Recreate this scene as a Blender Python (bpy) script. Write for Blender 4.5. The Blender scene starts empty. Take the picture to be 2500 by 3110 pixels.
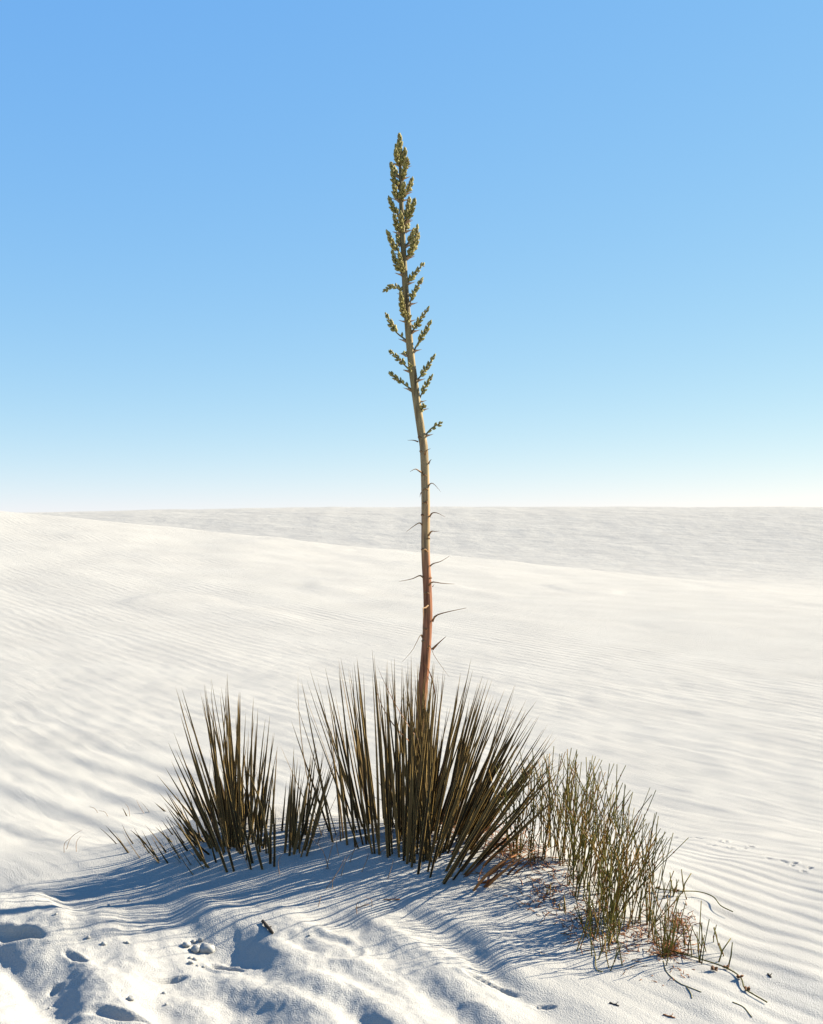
import bpy, math, random
import numpy as np
from mathutils import Vector, Matrix

# ------------------------------------------------------------------ camera
F = 3434.0            # focal length in photo pixels (photo is 2500 x 3110)
CZ = 1.2              # camera height
scene = bpy.context.scene
cam_d = bpy.data.cameras.new('camera'); cam = bpy.data.objects.new('camera', cam_d)
scene.collection.objects.link(cam); scene.camera = cam
cam.location = (0, 0, CZ); cam.rotation_euler = (math.radians(90), 0, 0)
cam_d.sensor_fit = 'HORIZONTAL'; cam_d.sensor_width = 36.0; cam_d.lens = F / 2500 * 36
cam_d.clip_start = 0.05; cam_d.clip_end = 2000
cam_d.dof.use_dof = True; cam_d.dof.focus_distance = 3.6; cam_d.dof.aperture_fstop = 17

# ------------------------------------------------------------------ sky and sun
SUN_EL = math.radians(30); SUN_AZ = math.radians(67)       # azimuth from +Y towards +X
world = bpy.data.worlds.new('World'); scene.world = world; world.use_nodes = True
wn = world.node_tree; bgn = wn.nodes['Background']
sky = wn.nodes.new('ShaderNodeTexSky'); sky.sky_type = 'NISHITA'; sky.sun_disc = False
sky.sun_elevation = SUN_EL; sky.sun_rotation = SUN_AZ
sky.altitude = 0; sky.air_density = 0.6; sky.dust_density = 0.0; sky.ozone_density = 3.0
# one film-like response for the whole sky: each channel gain * (value / 10) ** power
sep = wn.nodes.new('ShaderNodeSeparateColor'); com = wn.nodes.new('ShaderNodeCombineColor')
wn.links.new(sky.outputs[0], sep.inputs[0])
for ch, (gain, power) in enumerate(((1.34, .76), (1.10, .44), (1.00, .09))):
    dv = wn.nodes.new('ShaderNodeMath'); dv.operation = 'MULTIPLY'; dv.inputs[1].default_value = .1
    pw = wn.nodes.new('ShaderNodeMath'); pw.operation = 'POWER'; pw.inputs[1].default_value = power
    gn = wn.nodes.new('ShaderNodeMath'); gn.operation = 'MULTIPLY'; gn.inputs[1].default_value = gain*5.5
    wn.links.new(sep.outputs[ch], dv.inputs[0]); wn.links.new(dv.outputs[0], pw.inputs[0])
    wn.links.new(pw.outputs[0], gn.inputs[0]); wn.links.new(gn.outputs[0], com.inputs[ch])
wn.links.new(com.outputs[0], bgn.inputs['Color'])
bgn.inputs['Strength'].default_value = 0.050
sun_d = bpy.data.lights.new('sun', 'SUN'); sun_d.energy = 5.0; sun_d.angle = math.radians(0.5)
sun_d.color = (1.0, 0.895, 0.705)
sun = bpy.data.objects.new('sun', sun_d); scene.collection.objects.link(sun)
sdir = Vector((math.sin(SUN_AZ)*math.cos(SUN_EL), math.cos(SUN_AZ)*math.cos(SUN_EL), math.sin(SUN_EL)))
sun.rotation_euler = sdir.to_track_quat('Z', 'Y').to_euler(); sun.location = (4, 2, 5)
scene.view_settings.view_transform = 'Standard'; scene.view_settings.look = 'None'
scene.view_settings.gamma = 1.0; scene.view_settings.use_curve_mapping = False
scene.view_settings.exposure = 1.83
scene.render.resolution_x = 823; scene.render.resolution_y = 1024

rnd = random.Random(7)

# ------------------------------------------------------------------ helpers
def P(u, v, Y):
    """photo pixel at distance Y -> a point of the place"""
    return Vector(((u-1250)/F*Y, Y, CZ-(v-1555)/F*Y))

class MB:
    def __init__(s): s.v = []; s.f = []; s.m = []
    def ring_loft(s, rings, mats=0, cap=True, closed=True):
        b = len(s.v); n = len(rings[0])
        for r in rings: s.v.extend(r)
        k = n if closed else n-1
        for i in range(len(rings)-1):
            for j in range(k):
                s.f.append((b+i*n+j, b+i*n+(j+1) % n, b+(i+1)*n+(j+1) % n, b+(i+1)*n+j))
                s.m.append(mats[j] if isinstance(mats, (list, tuple)) else mats)
        if cap and closed:
            m0 = mats[0] if isinstance(mats, (list, tuple)) else mats
            s.f.append(tuple(b+j for j in reversed(range(n)))); s.m.append(m0)
            e = b+(len(rings)-1)*n
            s.f.append(tuple(e+j for j in range(n))); s.m.append(m0)
    def tube(s, pts, rad, n=6, mat=0, flat=1.0):
        pts = [Vector(p) for p in pts]; rings = []
        nrm = None
        for i, p in enumerate(pts):
            t = (pts[min(i+1, len(pts)-1)]-pts[max(i-1, 0)]).normalized()
            if nrm is None:
                a = Vector((0, 1, 0)) if abs(t.y) < .9 else Vector((1, 0, 0))
                nrm = (a-t*a.dot(t)).normalized()
            else:
                nrm = (nrm-t*nrm.dot(t)).normalized()
            bn = t.cross(nrm); r = rad[i] if isinstance(rad, (list, tuple)) else rad
            rings.append([p+nrm*(math.cos(2*math.pi*k/n)*r*flat)+bn*(math.sin(2*math.pi*k/n)*r) for k in range(n)])
        s.ring_loft(rings, mat)
    def build(s, name, mats, parent=None, smooth=True):
        me = bpy.data.meshes.new(name); me.from_pydata([tuple(v) for v in s.v], [], s.f)
        for m in (mats if isinstance(mats, (list, tuple)) else [mats]): me.materials.append(m)
        me.polygons.foreach_set('material_index', s.m)
        if smooth: me.polygons.foreach_set('use_smooth', [True]*len(s.f))
        me.update()
        return link(name, me, parent)

def link(name, me, parent=None):
    o = bpy.data.objects.new(name, me); scene.collection.objects.link(o)
    if parent: o.parent = parent; 
    return o
def tag(o, label, cat, group=None, kind=None):
    o['label'] = label; o['category'] = cat
    if group: o['group'] = group
    if kind: o['kind'] = kind
    return o
def curve_pts(pts, n):
    """Catmull-Rom through pts, n samples"""
    p = [Vector(q) for q in pts]; p = [p[0]*2-p[1]]+p+[p[-1]*2-p[-2]]
    out = []; m = len(p)-3
    for i in range(n):
        t = i/(n-1)*m; k = min(int(t), m-1); t -= k
        a, b, c, d = p[k:k+4]
        out.append(.5*((2*b)+(c-a)*t+(2*a-5*b+4*c-d)*t*t+(3*b-a-3*c+d)*t**3))
    return out

# ------------------------------------------------------------------ materials
def mat(name):
    m = bpy.data.materials.new(name); m.use_nodes = True
    nt = m.node_tree; b = nt.nodes['Principled BSDF']
    return m, nt, b
def nd(nt, t, **kw):
    n = nt.nodes.new(t)
    for k, v in kw.items():
        if k in n.inputs: n.inputs[k].default_value = v
        else: setattr(n, k, v)
    return n
def ramp(nt, fac, stops):
    r = nt.nodes.new('ShaderNodeValToRGB'); e = r.color_ramp.elements
    while len(e) < len(stops): e.new(.5)
    for i, (p, c) in enumerate(stops): e[i].position = p; e[i].color = (*c, 1)
    nt.links.new(fac, r.inputs[0]); return r.outputs[0]
def noisy_mat(name, c0, c1, scale, rough=.6, stretch=(1, 1, 1), transl=0.0, coord='Object', bump=0.0, spec=.3, island=False):
    m, nt, b = mat(name); tc = nd(nt, 'ShaderNodeTexCoord'); mp = nd(nt, 'ShaderNodeMapping')
    mp.inputs['Scale'].default_value = stretch
    nt.links.new(tc.outputs[coord], mp.inputs[0])
    nz = nd(nt, 'ShaderNodeTexNoise', Scale=scale, Detail=4.0); nt.links.new(mp.outputs[0], nz.inputs['Vector'])
    fac = nz.outputs['Fac']
    if island:
        oi = nd(nt, 'ShaderNodeObjectInfo'); ad = nd(nt, 'ShaderNodeMath', operation='MULTIPLY_ADD')
        nt.links.new(oi.outputs['Random'], ad.inputs[0]); ad.inputs[1].default_value = .45
        sb = nd(nt, 'ShaderNodeMath', operation='SUBTRACT'); nt.links.new(fac, sb.inputs[0]); sb.inputs[1].default_value = .22
        nt.links.new(sb.outputs[0], ad.inputs[2]); fac = ad.outputs[0]
    col = ramp(nt, fac, [(.32, c0), (.68, c1)])
    nt.links.new(col, b.inputs['Base Color']); b.inputs['Roughness'].default_value = rough
    b.inputs['Specular IOR Level'].default_value = spec
    if bump:
        bp = nd(nt, 'ShaderNodeBump', Strength=bump, Distance=.001); nt.links.new(nz.outputs['Fac'], bp.inputs['Height'])
        nt.links.new(bp.outputs[0], b.inputs['Normal'])
    if transl:
        tr = nd(nt, 'ShaderNodeBsdfTranslucent'); nt.links.new(col, tr.inputs['Color'])
        mx = nd(nt, 'ShaderNodeMixShader'); mx.inputs[0].default_value = transl
        nt.links.new(b.outputs[0], mx.inputs[1]); nt.links.new(tr.outputs[0], mx.inputs[2])
        nt.links.new(mx.outputs[0], nt.nodes['Material Output'].inputs['Surface'])
    return m

M_leaf = noisy_mat('yucca_leaf', (.022, .0125, .0045), (.095, .060, .022), 30, .65, (1, 1, .15), island=True, spec=.12)
M_margin = noisy_mat('leaf_margin', (.30, .20, .065), (.52, .37, .14), 30, .6, (1, 1, .2), transl=.4)
M_dead = noisy_mat('dead_leaf', (.10, .034, .008), (.27, .10, .024), 30, .7, (1, 1, .15), island=True)
M_bud = noisy_mat('bud', (.125, .105, .03), (.33, .285, .10), 160, .65, spec=.12)
M_flake = noisy_mat('dry_flake', (.34, .22, .13), (.52, .38, .24), 120, .7, transl=.3)
M_stemlet = noisy_mat('flower_stem', (.06, .055, .02), (.12, .10, .045), 120, .6)
M_bract = noisy_mat('bract', (.15, .065, .025), (.32, .19, .085), 60, .65, transl=.25)
M_eph = noisy_mat('ephedra_stem', (.052, .050, .009), (.165, .132, .028), 60, .7, island=True, spec=.1)
M_old = noisy_mat('old_leaf', (.030, .018, .009), (.105, .070, .036), 30, .8, (1, 1, .15), island=True, spec=.05)
M_gold = noisy_mat('dry_ephedra_stem', (.14, .075, .016), (.34, .20, .05), 60, .7, island=True, spec=.1)
M_node = noisy_mat('ephedra_node', (.08, .030, .008), (.18, .075, .022), 200, .7)
M_litter = noisy_mat('litter', (.10, .032, .009), (.30, .12, .038), 40, .8)
M_straw = noisy_mat('straw', (.14, .075, .045), (.30, .20, .13), 25, .7)
M_stick = noisy_mat('stick', (.012, .009, .007), (.035, .026, .019), 80, .8, (1, 1, .3), bump=.4)
M_clod = noisy_mat('sand_clod', (.25, .245, .235), (.31, .305, .29), 120, 1.0, bump=.5, spec=0)

def stalk_material():
    m, nt, b = mat('flower_stalk'); tc = nd(nt, 'ShaderNodeTexCoord')
    sp = nd(nt, 'ShaderNodeSeparateXYZ'); nt.links.new(tc.outputs['Object'], sp.inputs[0])
    mr = nd(nt, 'ShaderNodeMapRange'); mr.inputs['From Min'].default_value = 0.0; mr.inputs['From Max'].default_value = 2.25
    nt.links.new(sp.outputs['Z'], mr.inputs['Value'])
    mp = nd(nt, 'ShaderNodeMapping'); mp.inputs['Scale'].default_value = (1, 1, .06); nt.links.new(tc.outputs['Object'], mp.inputs[0])
    nz = nd(nt, 'ShaderNodeTexNoise', Scale=140.0, Detail=5.0); nt.links.new(mp.outputs[0], nz.inputs['Vector'])
    n2 = nd(nt, 'ShaderNodeTexNoise', Scale=9.0, Detail=3.0); nt.links.new(tc.outputs['Object'], n2.inputs['Vector'])
    a = nd(nt, 'ShaderNodeMath', operation='MULTIPLY_ADD'); a.inputs[1].default_value = .5
    nt.links.new(n2.outputs['Fac'], a.inputs[0]); nt.links.new(mr.outputs[0], a.inputs[2])
    s = nd(nt, 'ShaderNodeMath', operation='SUBTRACT'); s.inputs[1].default_value = .25; nt.links.new(a.outputs[0], s.inputs[0])
    c = ramp(nt, s.outputs[0], [(.12, (.20, .125, .06)), (.26, (.24, .10, .052)), (.42, (.24, .13, .07)), (.56, (.25, .19, .10)), (.70, (.19, .145, .07)), (.95, (.115, .095, .042))])
    c2 = ramp(nt, nz.outputs['Fac'], [(.34, (.42, .36, .33)), (.5, (1, 1, 1)), (.68, (1.5, 1.4, 1.25))])
    mx = nd(nt, 'ShaderNodeMix', data_type='RGBA', blend_type='MULTIPLY'); mx.inputs[0].default_value = 1
    nt.links.new(c, mx.inputs[6]); nt.links.new(c2, mx.inputs[7]); nt.links.new(mx.outputs[2], b.inputs['Base Color'])
    b.inputs['Roughness'].default_value = .65; b.inputs['Specular IOR Level'].default_value = .15
    bp = nd(nt, 'ShaderNodeBump', Strength=.7, Distance=.003); nt.links.new(nz.outputs['Fac'], bp.inputs['Height'])
    nt.links.new(bp.outputs[0], b.inputs['Normal'])
    return m
M_stalk = stalk_material()

RA = math.atan2(-.80, .60)     # direction the wind ripples run along (angle in plan)
def sand_material():
    m, nt, b = mat('gypsum_sand'); tc = nd(nt, 'ShaderNodeTexCoord'); L = nt.links
    b.inputs['Roughness'].default_value = 1.0; b.inputs['Specular IOR Level'].default_value = 0.0
    big = nd(nt, 'ShaderNodeTexNoise', Scale=1.3, Detail=5.0); L.new(tc.outputs['Object'], big.inputs['Vector'])
    col = ramp(nt, big.outputs['Fac'], [(.3, (.284, .280, .268)), (.7, (.312, .308, .294))])
    gr = nd(nt, 'ShaderNodeTexNoise', Scale=420.0, Detail=2.0); L.new(tc.outputs['Object'], gr.inputs['Vector'])
    gc = ramp(nt, gr.outputs['Fac'], [(.30, (.86, .86, .86)), (.5, (1, 1, 1)), (.72, (1.08, 1.08, 1.08))])
    mx = nd(nt, 'ShaderNodeMix', data_type='RGBA', blend_type='MULTIPLY'); mx.inputs[0].default_value = 1
    L.new(col, mx.inputs[6]); L.new(gc, mx.inputs[7]); L.new(mx.outputs[2], b.inputs['Base Color'])
    # wind ripples as fine relief: noise stretched along the ripple direction
    mp = nd(nt, 'ShaderNodeMapping'); mp.vector_type = 'TEXTURE'
    mp.inputs['Rotation'].default_value = (0, 0, RA); mp.inputs['Scale'].default_value = (1.0, .16, 1)
    L.new(tc.outputs['Object'], mp.inputs[0])
    r1 = nd(nt, 'ShaderNodeTexNoise', Scale=1.7, Detail=3.0, Roughness=.55, Distortion=.3); L.new(mp.outputs[0], r1.inputs['Vector'])
    b0 = nd(nt, 'ShaderNodeBump', Strength=1.0, Distance=.006); L.new(r1.outputs['Fac'], b0.inputs['Height'])
    m2 = nd(nt, 'ShaderNodeMapping'); m2.inputs['Rotation'].default_value = (0, 0, -RA-math.pi/2); L.new(tc.outputs['Object'], m2.inputs[0])
    wv = nd(nt, 'ShaderNodeTexWave', wave_type='BANDS', bands_direction='X', Scale=2.7, Distortion=5.0, Detail=2.0)
    wv.inputs['Detail Scale'].default_value = .5; L.new(m2.outputs[0], wv.inputs['Vector'])
    pn = nd(nt, 'ShaderNodeTexNoise', Scale=.55, Detail=3.0); L.new(tc.outputs['Object'], pn.inputs['Vector'])
    pa = nd(nt, 'ShaderNodeMapRange'); L.new(pn.outputs['Fac'], pa.inputs['Value'])
    pa.inputs['From Min'].default_value = .35; pa.inputs['From Max'].default_value = .65; pa.inputs['To Min'].default_value = .15
    sx = nd(nt, 'ShaderNodeSeparateXYZ'); L.new(tc.outputs['Object'], sx.inputs[0])
    far0 = nd(nt, 'ShaderNodeMapRange'); far0.inputs['From Min'].default_value = 4.2; far0.inputs['From Max'].default_value = 5.6; L.new(sx.outputs['Y'], far0.inputs['Value'])
    wm = nd(nt, 'ShaderNodeMath', operation='MULTIPLY'); L.new(wv.outputs['Fac'], wm.inputs[0]); L.new(pa.outputs[0], wm.inputs[1])
    wk = nd(nt, 'ShaderNodeMath', operation='MULTIPLY'); L.new(wm.outputs[0], wk.inputs[0]); L.new(far0.outputs[0], wk.inputs[1])
    bw = nd(nt, 'ShaderNodeBump', Strength=1.0, Distance=.0025); L.new(wk.outputs[0], bw.inputs['Height']); L.new(b0.outputs[0], bw.inputs['Normal'])
    # lumpier relief of the distant dune
    mf = nd(nt, 'ShaderNodeMapping'); mf.inputs['Scale'].default_value = (.9, 1.6, 1); L.new(tc.outputs['Object'], mf.inputs[0])
    fn = nd(nt, 'ShaderNodeTexNoise', Scale=1.0, Detail=4.0, Roughness=.6); L.new(mf.outputs[0], fn.inputs['Vector'])
    far1 = nd(nt, 'ShaderNodeMapRange'); far1.inputs['From Min'].default_value = 26; far1.inputs['From Max'].default_value = 36; L.new(sx.outputs['Y'], far1.inputs['Value'])
    fm = nd(nt, 'ShaderNodeMath', operation='MULTIPLY'); L.new(fn.outputs['Fac'], fm.inputs[0]); L.new(far1.outputs[0], fm.inputs[1])
    b1 = nd(nt, 'ShaderNodeBump', Strength=1.0, Distance=.085); L.new(fm.outputs[0], b1.inputs['Height']); L.new(bw.outputs[0], b1.inputs['Normal'])
    b2 = nd(nt, 'ShaderNodeBump', Strength=1.0, Distance=.0028)
    g2 = nd(nt, 'ShaderNodeTexNoise', Scale=260.0, Detail=3.0); L.new(tc.outputs['Object'], g2.inputs['Vector'])
    L.new(g2.outputs['Fac'], b2.inputs['Height']); L.new(b1.outputs[0], b2.inputs['Normal'])
    L.new(b2.outputs[0], b.inputs['Normal'])
    return m
M_sand = sand_material()

# ------------------------------------------------------------------ terrain
_rs = np.random.RandomState(3); PERM = _rs.permutation(512)
GA = _rs.rand(512)*2*np.pi; GX = np.cos(GA); GY = np.sin(GA)
def perlin(x, y):
    xi = np.floor(x).astype(np.int64); yi = np.floor(y).astype(np.int64); xf = x-xi; yf = y-yi
    u = xf**3*(xf*(xf*6-15)+10); w = yf**3*(yf*(yf*6-15)+10)
    def g(ix, iy, dx, dy):
        h = PERM[(PERM[ix & 511]+iy) & 511]; return GX[h]*dx+GY[h]*dy
    a = g(xi, yi, xf, yf); b = g(xi+1, yi, xf-1, yf); c = g(xi, yi+1, xf, yf-1); d = g(xi+1, yi+1, xf-1, yf-1)
    return (a+u*(b-a))*(1-w)+(c+u*(d-c))*w
def sst(a, b, x):
    t = np.clip((x-a)/(b-a), 0, 1); return t*t*(3-2*t)
CA_, SA_ = math.cos(RA), math.sin(RA)
def base_h(x, y):
    """broad shape: hollow, mound, dune behind, far dune"""
    z = -0.09*sst(3.7, 4.9, y)
    # long dune behind, its crest falling to the right
    R = 0.51-0.1055*(x+1.8); R = np.where(R > 1.6, 1.6+(R-1.6)*.2, R); R = np.where(R < -1.2, -1.2+(R+1.2)*.1, R)
    yc = 25+1.6*perlin(x*.13+4, x*0+.5)+.10*x
    t = np.clip((y-4.9)/(yc-4.9), 0, 1)
    z = z+(R+.09+.05*perlin(x*.5, y*.25))*(t**1.25)*(t < 1)+np.where(t >= 1, R+.09, 0)
    V = np.clip(-.88-.014*x, -1.3, -.5)
    z = z+(V-R)*sst(yc, yc+13, y)
    # far dune
    crest = 1.45-.018*np.clip(-x-4, 0, 40)+.035*perlin(x*.22, y*0+7.3)+.02*perlin(x*.9, y*0+2.3)
    z = z+(crest-V)*sst(38, 56, y)-(crest+.9)*sst(60, 90, y)
    z = z+(.035*perlin(x*.3+9, y*.5)+.02*perlin(x*.8, y*1.2))*sst(27, 34, y)
    # small wind scarps on the long dune
    z = z+(.018*sst(.15, .32, perlin(x*.55+2, y*.45+1))+.015*perlin(x*1.1, y*.7))*sst(10, 14, y)*(1-sst(25, 27, y))
    # plant mound
    def bell(cx, cy, rx, ry, h, rot=0):
        c, s = math.cos(rot), math.sin(rot); dx = (x-cx)*c+(y-cy)*s; dy = -(x-cx)*s+(y-cy)*c
        return h*np.exp(-((dx/rx)**2+(dy/ry)**2))
    m = bell(.0, 3.82, .52, .42, .135)+bell(-.58, 3.86, .36, .30, .15)+bell(.48, 3.55, .35, .35, .045)
    m = m+bell(-1.15, 3.7, .45, .5, .03)+bell(-.25, 3.35, .6, .3, .03)+bell(-1.15, 3.22, .45, .16, .055, -.15)
    z = z+m
    return z
FOOT = []   # filled below: (x, y, rx, ry, rot, depth, rim)
def height(x, y):
    x = np.asarray(x, float); y = np.asarray(y, float)
    z = np.array(base_h(x, y))
    p = x*CA_+y*SA_; q = -x*SA_+y*CA_          # along / across the ripples
    near = 1-sst(7.5, 12, y)
    # trampled foreground
    fg = (1-sst(2.95, 3.35, y+.25*x-.06+.1*perlin(x*2, y*2)))*(1-.80*sst(.0, .42, x))
    w = .12*perlin(p*1.3, q*1.3)
    lump = .046*perlin(p*1.9+3, (q+w)*3.3)+.035*perlin(p*3.6, (q+w)*6.2+8)+.020*perlin(p*6+1, (q+w)*9)
    sph = 2*np.pi*(q+.16*perlin(p*1.5+9, q*1.3)+.05*perlin(p*4, q*4))/.25
    lump = lump*.8+(np.sin(sph)+.33*np.sin(2*sph+.4))*.017*(.25+.9*sst(-.25, .3, perlin(p*1.4+15, q*2.2)))
    cr = (0.5-np.abs(perlin(p*1.6+20, (q+w)*2.7+5)))   # crests
    z = z+fg*1.08*(lump+.055*(cr-.3)+.003*perlin(p*13, q*16)+.0035*perlin(x*31, y*31)+.0016*perlin(x*60, y*60))
    # soft undulation everywhere near
    z = z+near*(.010*perlin(x*2.6+2, y*3.4)+.006*perlin(x*6+9, y*7))*(1-fg)
    # ripples
    wob = .10*perlin(p*1.1, q*1.6)+.03*perlin(p*3.3, q*3)
    ph = (q+wob)*2*np.pi/.075
    rip = np.sin(ph)+.25*np.sin(2*ph+.6)
    amp = sst(.55, 1.0, x+.15*(3.3-y))*.0011*(1-.8*sst(3.5, 4.3, y))*(1-sst(4.4, 5.6, y))
    amp = amp+.0008*(1-fg)*(1-sst(4.6, 6, y))*(.5+perlin(x*1.5+5, y*1.5))
    z = z+amp*rip
    # larger ripples on the left behind the mound
    ph2 = (q+.25*perlin(p*.6+4, q*.8))*2*np.pi/.27
    r2 = np.sin(ph2+.5*np.sin(ph2))
    z = z+.0065*r2*sst(3.9, 4.3, y)*(1-sst(5.0, 7.0, y))*sst(-.1, -1.0, x+.1*(y-4))
    # broad soft streaks further out
    z = z+.016*perlin(p*.35+7, q*1.5)*sst(4.6, 6, y)*(1-sst(20, 30, y))*(1-.6*sst(-1, 3, x))
    # footprints
    wx = .050*perlin(x*7+3, y*7)+.026*perlin(x*17, y*17+4); wy = .050*perlin(x*7+31, y*7+8)+.026*perlin(x*17+7, y*17)
    for (fx, fy, rx, ry, rot, d, rim) in FOOT:
        k = np.nonzero((np.abs(x-fx) < 3*rx+.05) & (np.abs(y-fy) < 3*rx+.05))
        if not len(k[0]): continue
        c, s = math.cos(rot), math.sin(rot); wf = min(1, ry/.05)
        X = x[k]-fx+wx[k]*wf; Y = y[k]-fy+wy[k]*wf; dx = X*c+Y*s; dy = -X*s+Y*c
        r = np.sqrt((dx/rx)**2+(dy/ry)**2)
        side = .5+.5*np.tanh((dx/rx+dy/ry)*1.5)          # sunward wall is the steep one
        inner = 1-(sst(.15, 1.15, r)*(1-side)+sst(.55, 1.0, r)*side)
        z[k] += -d*inner*(.8+.5*perlin(x[k]*14, y[k]*14))+rim*np.exp(-((r-1.2)/.3)**2)*(.6+1.2*perlin(x[k]*6+fx*9, y[k]*6))
    return z
GRID = None
def look(x, y, f=None):
    """ground height read from the finished sheet"""
    if GRID is None or f: return (f or height)(x, y)
    gx, gy, gz = GRID
    i = np.clip(np.searchsorted(gx, x)-1, 0, len(gx)-2); j = np.clip(np.searchsorted(gy, y)-1, 0, len(gy)-2)
    a = (x-gx[i])/(gx[i+1]-gx[i]); b = (y-gy[j])/(gy[j+1]-gy[j])
    return (gz[j, i]*(1-a)+gz[j, i+1]*a)*(1-b)+(gz[j+1, i]*(1-a)+gz[j+1, i+1]*a)*b
def h1(x, y): return float(look(np.array([x]), np.array([y]))[0])
def hit(u, v, ymin=2.2, ymax=30, f=None):
    """where the line of sight of a photo pixel meets the ground"""
    Y = np.linspace(ymin, 7.5, 900) if ymax > 7.5 else np.linspace(ymin, ymax, 900)
    X = (u-1250)/F*Y; Z = CZ-(v-1555)/F*Y
    g = look(X, Y, f); k = np.nonzero(Z <= g)[0]
    i = int(k[0]) if len(k) else len(Y)-1
    return Vector((X[i], Y[i], float(g[i])))
def foot(u, v, rx, ry, rot, d, rim=.25):
    p = hit(u, v, f=base_h); FOOT.append((p.x, p.y, rx, ry, math.radians(rot), d, rim*d))
_f = [(40, 2835, .09, .030, -14, .034, .25), (225, 2908, .06, .014, -40, .018, .2), (173, 2975, .016, .020, 10, .013, .1),
      (350, 3100, .10, .028, -18, .026, .1), (685, 2914, .056, .024, -28, .032, .3), (505, 2962, .055, .013, 15, .018, .3),
      (975, 2895, .14, .08, -38, .022, .0), (1500, 3000, .080, .015, -24, .020, .35), (1655, 3053, .030, .010, -15, .014, .3)]
for a in _f: foot(*a)
# little animal tracks crossing the slope on the right
_t = random.Random(5)
for i in range(24):
    t = i/23; u = 1985+t*480+_t.uniform(-12, 12); v = 2545+t*100+_t.uniform(-12, 12)-25*math.sin(t*3.1)
    foot(u, v, .010+.006*_t.random(), .009, _t.uniform(-60, 20), .005+.004*t, .5)

def axis_pts(lo, hi, d, g, a, b, cap=(9, 0)):
    """spacing d between lo and hi, growing by g outwards to a and b"""
    m = list(np.arange(lo, hi, d)); out = []; s = d; x = m[-1]
    while x < b:
        s *= g
        if x < cap[1]: s = min(s, cap[0])
        x += s; out.append(x)
    pre = []; s = d; x = lo
    while x > a: s *= g; x -= s; pre.append(x)
    return np.array(pre[::-1]+m+out)
xs = axis_pts(-1.7, 1.75, .006, 1.04, -260, 260); ys = axis_pts(2.35, 4.5, .006, 1.017, -30, 420, (.26, 62))
XX, YY = np.meshgrid(xs, ys); ZZ = height(XX.ravel(), YY.ravel())
nx, ny = len(xs), len(ys); GRID = (xs, ys, ZZ.reshape(len(ys), len(xs)))
co = np.stack([XX.ravel(), YY.ravel(), ZZ], 1).astype(np.float32)
idx = np.arange(nx*ny).reshape(ny, nx)
quads = np.stack([idx[:-1, :-1], idx[:-1, 1:], idx[1:, 1:], idx[1:, :-1]], -1).reshape(-1, 4)
me = bpy.data.meshes.new('sand_ground')
me.vertices.add(len(co)); me.vertices.foreach_set('co', co.ravel())
me.loops.add(quads.size); me.loops.foreach_set('vertex_index', quads.ravel().astype(np.int32))
me.polygons.add(len(quads)); me.polygons.foreach_set('loop_start', np.arange(0, quads.size, 4, dtype=np.int32))
me.polygons.foreach_set('use_smooth', np.ones(len(quads), bool))
me.materials.append(M_sand); me.update(calc_edges=True); me.validate()
ground = link('sand_ground', me); ground['kind'] = 'structure'
ground['label'] = 'white gypsum sand dunes with wind ripples and footprints'

# ------------------------------------------------------------------ yucca leaves
def leaf_mesh(name, bow, twist, m1, m2, w=.0046, kink=0.0):
    """unit-long pointed channelled leaf with pale thin margins, along +Z, width along X"""
    mb = MB(); N = 9; rings = []
    for i in range(N+1):
        t = i/N
        wd = w*(.62+.38*min(1, t/.3))*max(.03, (1-max(0, t-.30)/.70)**.75) if i < N else w*.02
        yb = bow*4*t*(1-t)+kink*max(0, t-.62)/.38; a = twist*t
        ch = wd*.38
        prof = [(-wd, 0), (-wd*.80, -ch*.12), (0, -ch), (wd*.80, -ch*.12), (wd, 0), (wd*.80, ch*.42), (0, -ch*.15), (-wd*.80, ch*.42)]
        ca, sa = math.cos(a), math.sin(a)
        rings.append([Vector((x*ca-y*sa, x*sa+y*ca+yb, t)) for x, y in prof])
    mb.ring_loft(rings, [1, 0, 0, 1, 1, 0, 0, 1])
    o = mb.build(name, [m1, m2]); me = o.data; bpy.data.objects.remove(o)
    return me
lr = random.Random(11)
LEAVES = [leaf_mesh('leaf', lr.gauss(0, .018), lr.uniform(-.7, .7), M_leaf, M_margin, lr.uniform(.0041, .0055), lr.choice([0, 0, 0, 0, 0, .02, -.02, .04])) for _ in range(26)]
STRAIGHT = [leaf_mesh('leaf', lr.gauss(0, .01), lr.uniform(-.4, .4), M_leaf, M_margin) for _ in range(6)]
OLDL = [leaf_mesh('leaf', lr.uniform(-.08, .08), lr.uniform(-2, 2), M_old, M_old, .0045, lr.uniform(-.08, .08)) for _ in range(7)]
DEADL = [leaf_mesh('leaf', lr.uniform(-.06, .06), lr.uniform(-1.5, 1.5), M_dead, M_dead, .0045) for _ in range(6)]
def put_leaf(root, base, tip, wscale=1.0, meshes=LEAVES, name='leaf', face=None):
    me = lr.choice(meshes); o = link(name, me, root)
    d = (tip-base); L = d.length+.05; d.normalize(); b = base-d*.05
    out = Vector(face) if face else Vector((lr.uniform(-1, 1), lr.uniform(-1, 1), 0))
    yv = (out-d*out.dot(d))
    if yv.length < 1e-3: yv = Vector((0, 1, 0))-d*d.y
    yv.normalize(); xv = yv.cross(d)
    R = Matrix((xv, yv, d)).transposed().to_4x4()
    o.matrix_world = Matrix.Identity(4)
    o.matrix_basis = root.matrix_basis.inverted() @ Matrix.Translation(b) @ R @ Matrix.Diagonal((wscale, L if False else wscale, L, 1))
    return o
def root_at(name, loc):
    e = bpy.data.objects.new(name, None); scene.collection.objects.link(e); e.location = loc
    e.empty_display_size = .1
    bpy.context.view_layer.update(); return e
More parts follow.
